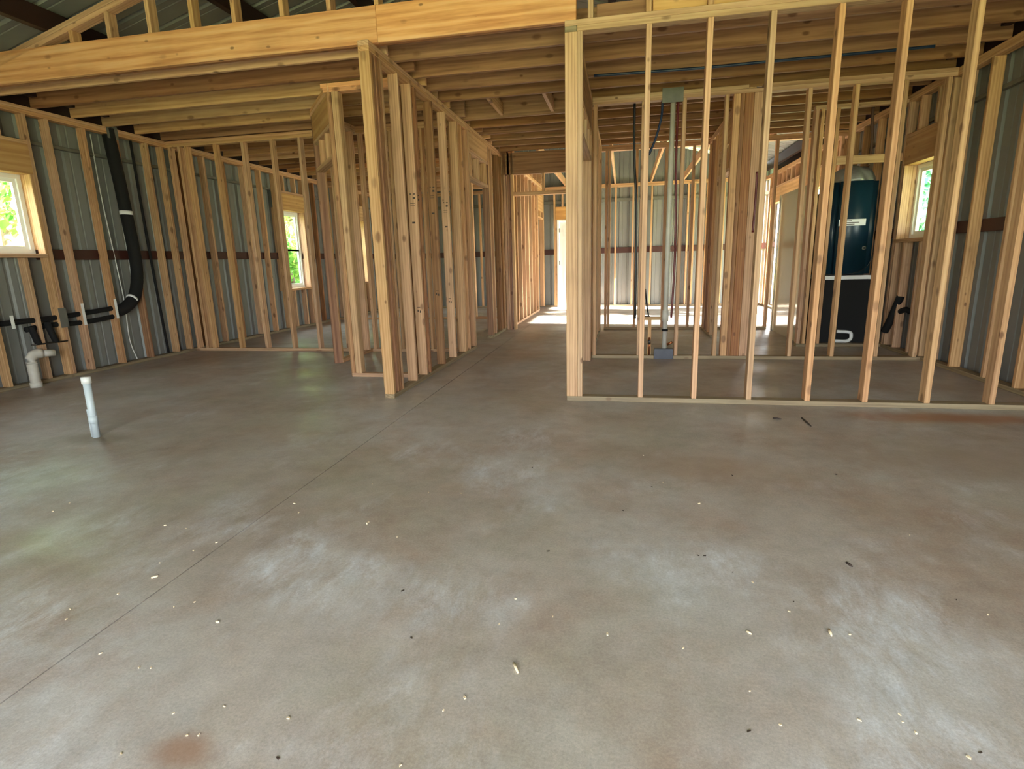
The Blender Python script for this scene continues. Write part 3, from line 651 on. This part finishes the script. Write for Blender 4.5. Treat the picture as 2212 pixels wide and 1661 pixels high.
# ------------------------------------------------------------------ things on the left side
t = tag(empty('stub_pipe', (-3.6, 3.08, 0)), 'pale blue capped stub pipe standing up from the open floor', 'pipe')
tube('pipe_body', [(-3.605, 3.08, -0.0), (-3.60, 3.08, 0.40)], 0.024, 'bluewhite', t, 16); tube('end_cap', [(-3.601, 3.08, 0.385), (-3.60, 3.08, 0.43)], 0.03, 'pvc', t, 16)
tube('side_conduit', [(-3.642, 3.085, 0.0), (-3.640, 3.085, 0.20)], 0.010, 'bluewhite', t, 10); tube('coupling', [(-3.604, 3.08, 0.10), (-3.604, 3.08, 0.155)], 0.0265, 'bluewhite', t, 16)
t = tag(empty('drain_pipe', (-5.86, 4.48, 0)), 'dusty white drain pipe with an elbow beside the steel wall', 'pipe')
tube('pipe_body', [(-5.86, 4.48, 0), (-5.86, 4.48, 0.26)], 0.045, 'dirtypvc', t, 18); tube('elbow', [(-5.86, 4.48, 0.24), (-5.86, 4.485, 0.29), (-5.855, 4.51, 0.325), (-5.845, 4.55, 0.335), (-5.835, 4.58, 0.332)], 0.05, 'dirtypvc', t, 18)
tube('outlet', [(-5.84, 4.57, 0.333), (-5.80, 4.68, 0.322)], 0.036, 'dirtypvc', t, 18); tube('collar', [(-5.86, 4.48, 0.0), (-5.86, 4.48, 0.05)], 0.052, 'dirtypvc', t, 18)

xin = XL - 0.05
t = tag(empty('insulated_pipe', (xin, 6.03, WH)), 'thick black insulated pipe curving down inside the left stud wall', 'pipe')
tube('insulation', [(xin, 6.00, 2.779), (xin, 6.0, 2.70), (xin + 0.01, 6.03, 2.2), (xin + 0.03, 6.03, 1.8), (xin + 0.04, 6.04, 1.35), (xin + 0.04, 6.02, 1.05), (xin + 0.04, 5.93, 0.82), (xin + 0.03, 5.79, 0.70), (xin, 5.70, 0.66)], 0.068, 'foam', t, 14, True)
for z, y in ((1.80, 6.03),): tube('tape_band', [(xin + 0.03, y - 0.002, z), (xin + 0.03, y, z + 0.045)], 0.070, 'vinyl', t, 14)
tube('tape_band', [(xin + 0.04, 5.905, 0.80), (xin + 0.04, 5.885, 0.785)], 0.070, 'vinyl', t, 14)
def branch(pts, r=0.028): return tube('branch_line', pts, r, 'foam', t, 12, True)
branch([(xin, 3.2, 0.64), (xin, 4.0, 0.645), (xin, 4.37, 0.655), (xin, 4.9, 0.66), (xin, 5.22, 0.675), (xin, 5.62, 0.70), (xin + 0.005, 5.78, 0.72)])
branch([(xin, 4.60, 0.57), (xin, 4.75, 0.585), (xin, 4.91, 0.588), (xin, 5.22, 0.578), (xin, 5.60, 0.60), (xin, 5.74, 0.63)])
branch([(xin + 0.035, 4.63, 0.60), (xin + 0.04, 4.645, 0.5), (xin + 0.05, 4.66, 0.41)], 0.03)
branch([(xin + 0.035, 4.80, 0.63), (xin + 0.04, 4.82, 0.52), (xin + 0.05, 4.845, 0.41)], 0.03)
tube('support_rod', [(xin + 0.055, 4.58, 0.415), (xin + 0.055, 4.965, 0.405)], 0.008, 'hinge', t)
for (y, z0, z1, lab) in ((4.452, 0.60, 0.73, 'white steel nail guard on the stud nearest the window'), (5.215, 0.55, 0.79, 'white steel nail guard on the middle of three guarded studs'), (5.638, 0.58, 0.81, 'white steel nail guard on the stud beside the black pipe bend')):
    tag(box('nail_guard', (XL + 0.002, y - 0.017, z0), (XL + 0.005, y + 0.017, z1), 'vinyl', None, 0.001), lab, 'nail plate', 'nail guards on the left studs')
tag(box('tie_plate', (XL + 0.0015, 4.93, 0.55), (XL + 0.005, 5.02, 0.76), 'galv', None, 0.001), 'square grey nail plate on the tripled stud beside the small window', 'nail plate')
tag(box('tie_plate', (XL + 0.0015, 5.93, WH - 0.12), (XL + 0.005, 6.08, WH + 0.02), 'galv', None, 0.001), 'square grey tie plate on the left top plate above the black pipe', 'nail plate')
tag(tube('power_cable', [(XL - 0.097, 5.80, WH - 0.1), (XL - 0.097, 5.80, 2.0), (XL - 0.097, 5.84, 1.2), (XL - 0.097, 5.86, 0.75), (XL - 0.097, 5.84, 0.3), (XL - 0.097, 5.90, 0.04)], 0.006, 'vinyl', None, 8, True), 'thin white cable dropping beside the black pipe in the left wall', 'cable')
tag(tube('vent_line', [(xin - 0.02, 6.32, WH - 0.05), (xin - 0.02, 6.33, 1.8), (xin - 0.02, 6.35, 0.9), (xin - 0.02, 6.38, 0.04)], 0.016, 'foam', None, 10, True), 'slim black line standing in the stud bay next to the corner', 'pipe')

# ------------------------------------------------------------------ plumbing wall things
t = tag(empty('vent_pipe', (0.475, YB + 0.045, 0)), 'white plastic vent pipe rising in the plumbing partition', 'pipe')
px, py = 0.475, YB + 0.045
tube('pipe_body', [(px - 0.01, py, 0.06), (px, py, WH - 0.02)], 0.026, 'dirtypvc', t, 16); tube('coupling', [(px - 0.008, py, 0.42), (px - 0.008, py, 0.54)], 0.034, 'dirtypvc', t, 16); tube('clamp_band', [(px - 0.009, py, 0.31), (px - 0.009, py, 0.335)], 0.034, 'foam', t, 16)
tube('test_tee', [(px + 0.02, py - 0.02, 0.16), (px + 0.07, py - 0.05, 0.19)], 0.014, 'copper', t, 10)
tag(box('floor_box', (0.352, YB - 0.02, 0.0), (0.558, YB + D, 0.115), 'darkgalv', None, 0.003), 'grey steel shoe box at the foot of the vent pipe', 'box')
tag(box('tie_plate', (0.36, YB - 0.006, WH - 0.11), (0.57, YB - 0.001, WH + 0.03), 'galv', None, 0.001), 'grey steel plate across the notched top plate over the vent pipe', 'nail plate')
tag(tube('water_line', [(0.085, py + 0.02, WH - 0.08), (0.09, py + 0.02, 2.2), (0.125, py + 0.02, 1.6), (0.135, py + 0.02, 0.45)], 0.013, 'pexdark', None, 10, True), 'dark plastic water line along the first plumbing stud', 'pipe')
tag(tube('water_line', [(0.365, py, WH - 0.08), (0.36, py, 2.55), (0.31, py, 2.35), (0.25, py, 2.2), (0.22, py, 2.1), (0.215, py, 1.2), (0.21, py, 0.95), (0.208, py, 0.55)], 0.012, 'pexblue', None, 10, True), 'blue plastic water line bowing away from the vent pipe', 'pipe')
tag(tube('water_line', [(0.525, py, WH - 0.08), (0.522, py, 2.2), (0.53, py, 1.9), (0.54, py, 1.5), (0.545, py, 1.0), (0.53, py, 0.46)], 0.012, 'pexred', None, 10, True), 'red plastic water line close against the vent pipe', 'pipe')
tag(tube('water_line', [(1.322, YB - 0.012, 1.95), (1.325, YB - 0.012, 1.7), (1.318, YB - 0.012, 1.35)], 0.011, 'pexred', None, 10, True), 'short red plastic line on the reddish post', 'pipe')
tag(tube('water_line', [(-0.30, 5.69, WH + 0.0), (0.24, 5.68, WH - 0.012), (0.7, 5.675, WH - 0.02), (1.2, 5.68, WH - 0.016), (2.0, 5.69, WH - 0.012), (2.5, 5.69, WH - 0.01)], 0.012, 'pexblue', None, 10, True), 'blue plastic line strung under the ceiling joists', 'pipe')
t = tag(empty('valve_stub', (0.3, YB + 0.03, 0)), 'copper stub with a dark shut-off beside the floor box', 'valve')
tube('stub', [(0.298, YB + 0.03, 0.038), (0.298, YB + 0.03, 0.24)], 0.011, 'copper', t, 10); tube('shut_off', [(0.298, YB + 0.03, 0.16), (0.298, YB + 0.03, 0.215)], 0.017, 'hinge', t, 10)
t = tag(empty('line_bracket', (0.24, YB + 0.04, 0.47)), 'small black bracket on the yellow backing block', 'bracket')
box('bracket_foot', (0.215, YB + 0.04, 0.471), (0.30, YB + 0.075, 0.478), 'blackbox', t); tube('bracket_arm', [(0.285, YB + 0.055, 0.475), (0.262, YB + 0.055, 0.6), (0.24, YB + 0.055, 0.78)], 0.008, 'blackbox', t, 8)

# ------------------------------------------------------------------ air handler
t = tag(empty('air_handler', (2.66, 7.75, 0)), 'tall dark navy air handler with a white label behind the studs', 'air handler')
x0, x1, y0, y1 = 2.40, 2.92, 7.48, 8.05
bm = bmesh.new(); box_bm(bm, (x0, y0, 0.86), (x1, y1, 1.93)); bmesh.ops.bevel(bm, geom=[e for e in bm.edges if abs((e.verts[0].co - e.verts[1].co).z) > 0.5], offset=0.09, segments=6, affect='EDGES')
mesh_obj('cabinet', bm, 'navy', t, True)
box('base_rail', (x0 - 0.02, y0 - 0.012, 0.80), (x1 + 0.02, y1, 0.845), 'vinyl', t); box('lower_plenum', (x0 + 0.0, y0 + 0.01, 0.0), (x1, y1, 0.795), 'blackbox', t)
lb = box('paper_label', (2.50, y0 - 0.003, 1.425), (2.79, y0 - 0.0005, 1.50), 'label', t, 0.0)
for k in range(3): box('print_line', (2.52, y0 - 0.0042, 1.438 + k * 0.02), (2.52 + (0.15, 0.2, 0.12)[k], y0 - 0.003, 1.446 + k * 0.02), 'ink', lb, 0.0).location = (0, 0, 0)
tube('round_port', [(2.80, y0 - 0.006, 1.165), (2.80, y0 + 0.01, 1.165)], 0.022, 'galv', t, 16)
tube('port_hole', [(2.80, y0 - 0.008, 1.165), (2.80, y0 + 0.0, 1.165)], 0.010, 'blackbox', t, 12)
# wrapped plenum on top, crumpled
bm = bmesh.new(); bmesh.ops.create_icosphere(bm, subdivisions=4, radius=1.0)
rr = random.Random(3)
for v in bm.verts:
    n = 1 + 0.05 * math.sin(9 * v.co.x + 3 * v.co.z) + 0.05 * math.sin(11 * v.co.y + 5 * v.co.x) + rr.uniform(-0.015, 0.015)
    v.co = Vector((2.69 + 0.235 * v.co.x * n, 7.76 + 0.24 * v.co.y * n, max(1.93, 1.93 + 0.2 * v.co.z * n)))
mesh_obj('plenum_wrap', bm, 'foil', t, True)
tube('drain_trap', smooth_path([(2.52, 7.43, 0.06), (2.68, 7.43, 0.055), (2.735, 7.43, 0.075), (2.745, 7.43, 0.12), (2.72, 7.43, 0.165), (2.58, 7.43, 0.175)], 5), 0.02, 'pvc', t, 12)
tube('cable_loop', smooth_path([(2.42, 7.465, 0.86), (2.5, 7.46, 0.86), (2.7, 7.46, 0.87), (2.85, 7.465, 0.95), (2.9, 7.47, 1.1)], 5), 0.004, 'hinge', t, 6)
t = tag(tube('refrigerant_line', [(2.285, 7.44, 0.03), (2.285, 7.44, 1.1), (2.285, 7.44, 2.0)], 0.026, 'foam', None, 12), 'straight black insulated line beside the air handler', 'pipe')
tag(tube('duct_pipe', [(2.78, 7.55, 2.10), (2.79, 7.55, 2.35), (2.77, 7.55, 2.62), (2.765, 7.55, 2.74)], 0.016, 'duct', None, 10, True), 'thin dark brown pipe rising above the air handler', 'pipe')
tag(tube('insulated_line', [(XR + 0.045, 7.05, 0.45), (XR + 0.045, 6.93, 0.48), (XR + 0.04, 6.82, 0.47)], 0.03, 'foam', None, 12, True), 'short black insulated stub under the right window', 'pipe')
tag(tube('insulated_line', [(XR - 0.02, 7.22, 0.2), (XR + 0.0, 7.15, 0.35), (XR + 0.03, 7.05, 0.62)], 0.04, 'foam', None, 12, True), 'leaning black insulated pipe under the right window', 'pipe')

# ------------------------------------------------------------------ shower unit
t = tag(empty('shower_unit', (2.55, 8.4, 0)), 'glossy tan shower surround standing on the slab behind the studs', 'shower')
def panel(name, lo, hi): return box(name, lo, hi, 'tan', t, 0.006)
panel('side_wall', (2.2, 7.68, 0.0), (2.215, 9.0, 1.94)); panel('back_wall', (2.215, 8.985, 0.0), (2.98, 9.0, 1.94)); panel('end_wall', (2.965, 8.1, 0.0), (2.98, 8.985, 1.94)); panel('shower_pan', (2.215, 8.1, 0.0), (2.965, 8.985, 0.09))
panel('flange', (2.192, 8.94, 0.0), (2.2, 9.0, 1.94)); panel('flange', (2.192, 7.68, 1.90), (2.2, 8.94, 1.94))

# ------------------------------------------------------------------ scraps on the slab
def px_floor(x, y):
    d = (_r2 * (x - W_PX / 2) - _u2 * (y - H_PX / 2) + _f * F_PX); k = -CAM_H / d.z; return Vector((d.x * k, d.y * k, 0))
def chip_mesh(seed, sx, sy, sz, mat):
    r = random.Random(seed); bm = bmesh.new(); bmesh.ops.create_cube(bm, size=1.0); bmesh.ops.subdivide_edges(bm, edges=bm.edges[:], cuts=1)
    for v in bm.verts: v.co = Vector((v.co.x * sx * r.uniform(0.6, 1.2), v.co.y * sy * r.uniform(0.6, 1.2), (v.co.z + 0.5) * sz * r.uniform(0.7, 1.1)))
    me = bpy.data.meshes.new('chip'); bm.to_mesh(me); bm.free(); me.materials.append(M[mat]); return me
CH = [chip_mesh(i, 0.013 + 0.004 * (i % 3), 0.006 + 0.002 * (i % 2), 0.006, 'chip') for i in range(4)]
DK = [chip_mesh(i + 9, 0.018, 0.006, 0.005, 'darkchip') for i in range(3)]
pale = [(793, 1131), (796, 1128), (334, 1247), (376, 1311), (470, 1344), (255, 1283), (217, 1412), (326, 1443), (301, 1442), (418, 1190), (468, 1172), (469, 1344), (345, 1216), (402, 1142), (357, 1135), (150, 1087), (114, 1105), (420, 1301), (636, 1088), (645, 1108),
        (858, 1160), (996, 1066), (926, 1064), (804, 1046), (151, 1316), (143, 1338), (262, 1628), (404, 1589), (430, 1588), (375, 1541), (484, 1526), (623, 1552), (958, 1535), (1004, 1508), (1194, 1332), (1114, 1294), (1078, 1348), (1686, 1566), (1510, 1088), (1965, 1156),
        (1390, 984), (1432, 1042), (1943, 1544), (1950, 1560), (1978, 1583), (2092, 1636), (1856, 1556), (1620, 1493), (1836, 1371), (1705, 1321), (1626, 1258), (2134, 1328), (865, 1654), (1312, 1371), (1476, 1400)]
dark = [(1184, 1191), (1508, 1200), (1522, 1201), (1582, 1027), (1408, 1052), (1346, 1103), (2066, 1296), (1618, 1580), (1806, 1025), (1583, 1236), (870, 1276), (889, 1378), (600, 1638), (1150, 1010), (1714, 1300), (2118, 1626)]
for i, (x, y) in enumerate(pale):
    o = bpy.data.objects.new('wood_chip', CH[i % 4]); COL.objects.link(o); o.location = px_floor(x, y); o.rotation_euler = (0, 0, RND.uniform(0, 6.28))
    s = RND.uniform(0.38, 0.66) if i not in (0, 2, 4) else 0.95; o.scale = (s, s, s)
    tag(o, 'tiny pale wood chip lying on the bare concrete', 'chip', 'pale chips scattered on the slab')
for i, (x, y) in enumerate(dark):
    o = bpy.data.objects.new('dark_scrap', DK[i % 3]); COL.objects.link(o); o.location = px_floor(x, y); o.rotation_euler = (0, 0, RND.uniform(0, 6.28)); s = RND.uniform(0.4, 0.7); o.scale = (s, s, s)
    tag(o, 'tiny dark scrap lying on the bare concrete', 'scrap', 'dark scraps scattered on the slab')
def splinter(lab, a, b, mat, r=0.004, cat='splinter'):
    p, q = px_floor(*a), px_floor(*b); p.z = q.z = r
    tag(tube('wood_splinter', [p, (p + q) / 2 + Vector((0, 0, 0.001)), q], [r, r * 1.2, r * 0.6], mat, None, 6), lab, cat)
splinter('long thin grey splinter in the middle of the foreground floor', (1110, 1435), (1119, 1456), 'chip', 0.004)
splinter('pale splinter on the open floor below the dark one', (1790, 1362), (1796, 1376), 'chip', 0.004)
splinter('dark slanting splinter on the open floor', (1828, 1217), (1841, 1226), 'darkchip', 0.004)
splinter('short pale splinter beside the long pale one', (1612, 1365), (1624, 1372), 'chip', 0.003)
splinter('dark twig on the slab under the front partition', (1669, 905), (1688, 907), 'darkchip', 0.006)
splinter('dark slanted stick on the slab under the front partition', (1732, 904), (1752, 922), 'darkchip', 0.005)

# ------------------------------------------------------------------ trees outside the windows
def tree(lab, x, y, z, h, rad, n, seed, mat='leaf', low=0.25):
    r = random.Random(seed); t = tag(empty('tree', (x, y, z)), lab, 'tree', 'trees outside the windows')
    tube('trunk', [(x, y, z - 0.3), (x + 0.1, y + 0.05, z + h * 0.4), (x - 0.05, y, z + h * 0.8)], [0.12, 0.09, 0.03], 'bark', t, 8)
    bm = bmesh.new()
    blobs = [(Vector((r.uniform(-1, 1) * rad, r.uniform(-1, 1) * rad, h * r.uniform(low, 1.0))), rad * r.uniform(0.3, 0.55)) for _ in range(22)]
    for _ in range(n):
        c, br = blobs[r.randrange(len(blobs))]; d = Vector((r.gauss(0, 1), r.gauss(0, 1), r.gauss(0, 1))).normalized()
        p = Vector((x, y, z)) + c + d * br * r.uniform(0.5, 1.0)
        a = Vector((r.gauss(0, 1), r.gauss(0, 1), r.gauss(0, 1))).normalized(); b = a.orthogonal().normalized(); s = r.uniform(0.05, 0.11)
        vs = [bm.verts.new(p + q) for q in (a * s * 1.3, b * s * 0.6, -a * s * 1.3, -b * s * 0.6)]
        bm.faces.new(vs)
    mesh_obj('crown', bm, mat, t)
tree('leafy green tree seen through the small left window', -10.6, 7.6, 0.2, 4.2, 1.3, 5000, 1)
tree('broad green tree behind the small left window', -16.0, 12.2, 0.5, 6.0, 2.0, 6000, 2)
tree('green tree filling the tall double-hung window', -11.0, 17.5, 0.3, 5.0, 1.8, 6000, 3)
tree('pale green tree behind the tall double-hung window', -14.5, 22.5, 0.6, 7.0, 2.6, 6000, 4)
tree('low leafy bush below the tall double-hung window', -8.6, 13.4, 0.0, 1.6, 0.7, 3000, 5, low=0.0)
tree('blue green tree outside the right window', 7.6, 15.6, 0.0, 5.0, 1.5, 6000, 6, 'leaf2')
tree('tall blue green tree behind the right window', 11.0, 22.0, 0.1, 7.0, 2.4, 6000, 7, 'leaf2')
tree('thin tree at the yard edge outside the right window', 5.4, 11.6, 0.0, 4.0, 0.8, 4000, 8, 'leaf2')

# ------------------------------------------------------------------ sampling portals in the modelled openings
portal('portal_front', ((FRONT_OP[0] + FRONT_OP[1]) / 2, YF - 0.2, 1.3), (math.radians(90), 0, 0), 5.3, 2.6)
def side_portal(op, side):
    portal('portal_side', ((XL - 0.3) if side < 0 else (XR + 0.3), (op[0] + op[1]) / 2, (op[2] + op[3]) / 2), (0, math.radians(-90 if side < 0 else 90), 0), op[3] - op[2], op[1] - op[0])
for op, s in ((WIN1, -1), (WIN2, -1), (WIN4, -1), ((11.6, 12.5, 0.74, 2.12), -1), (WIN3, 1), (PATIO, 1)): side_portal(op, s)
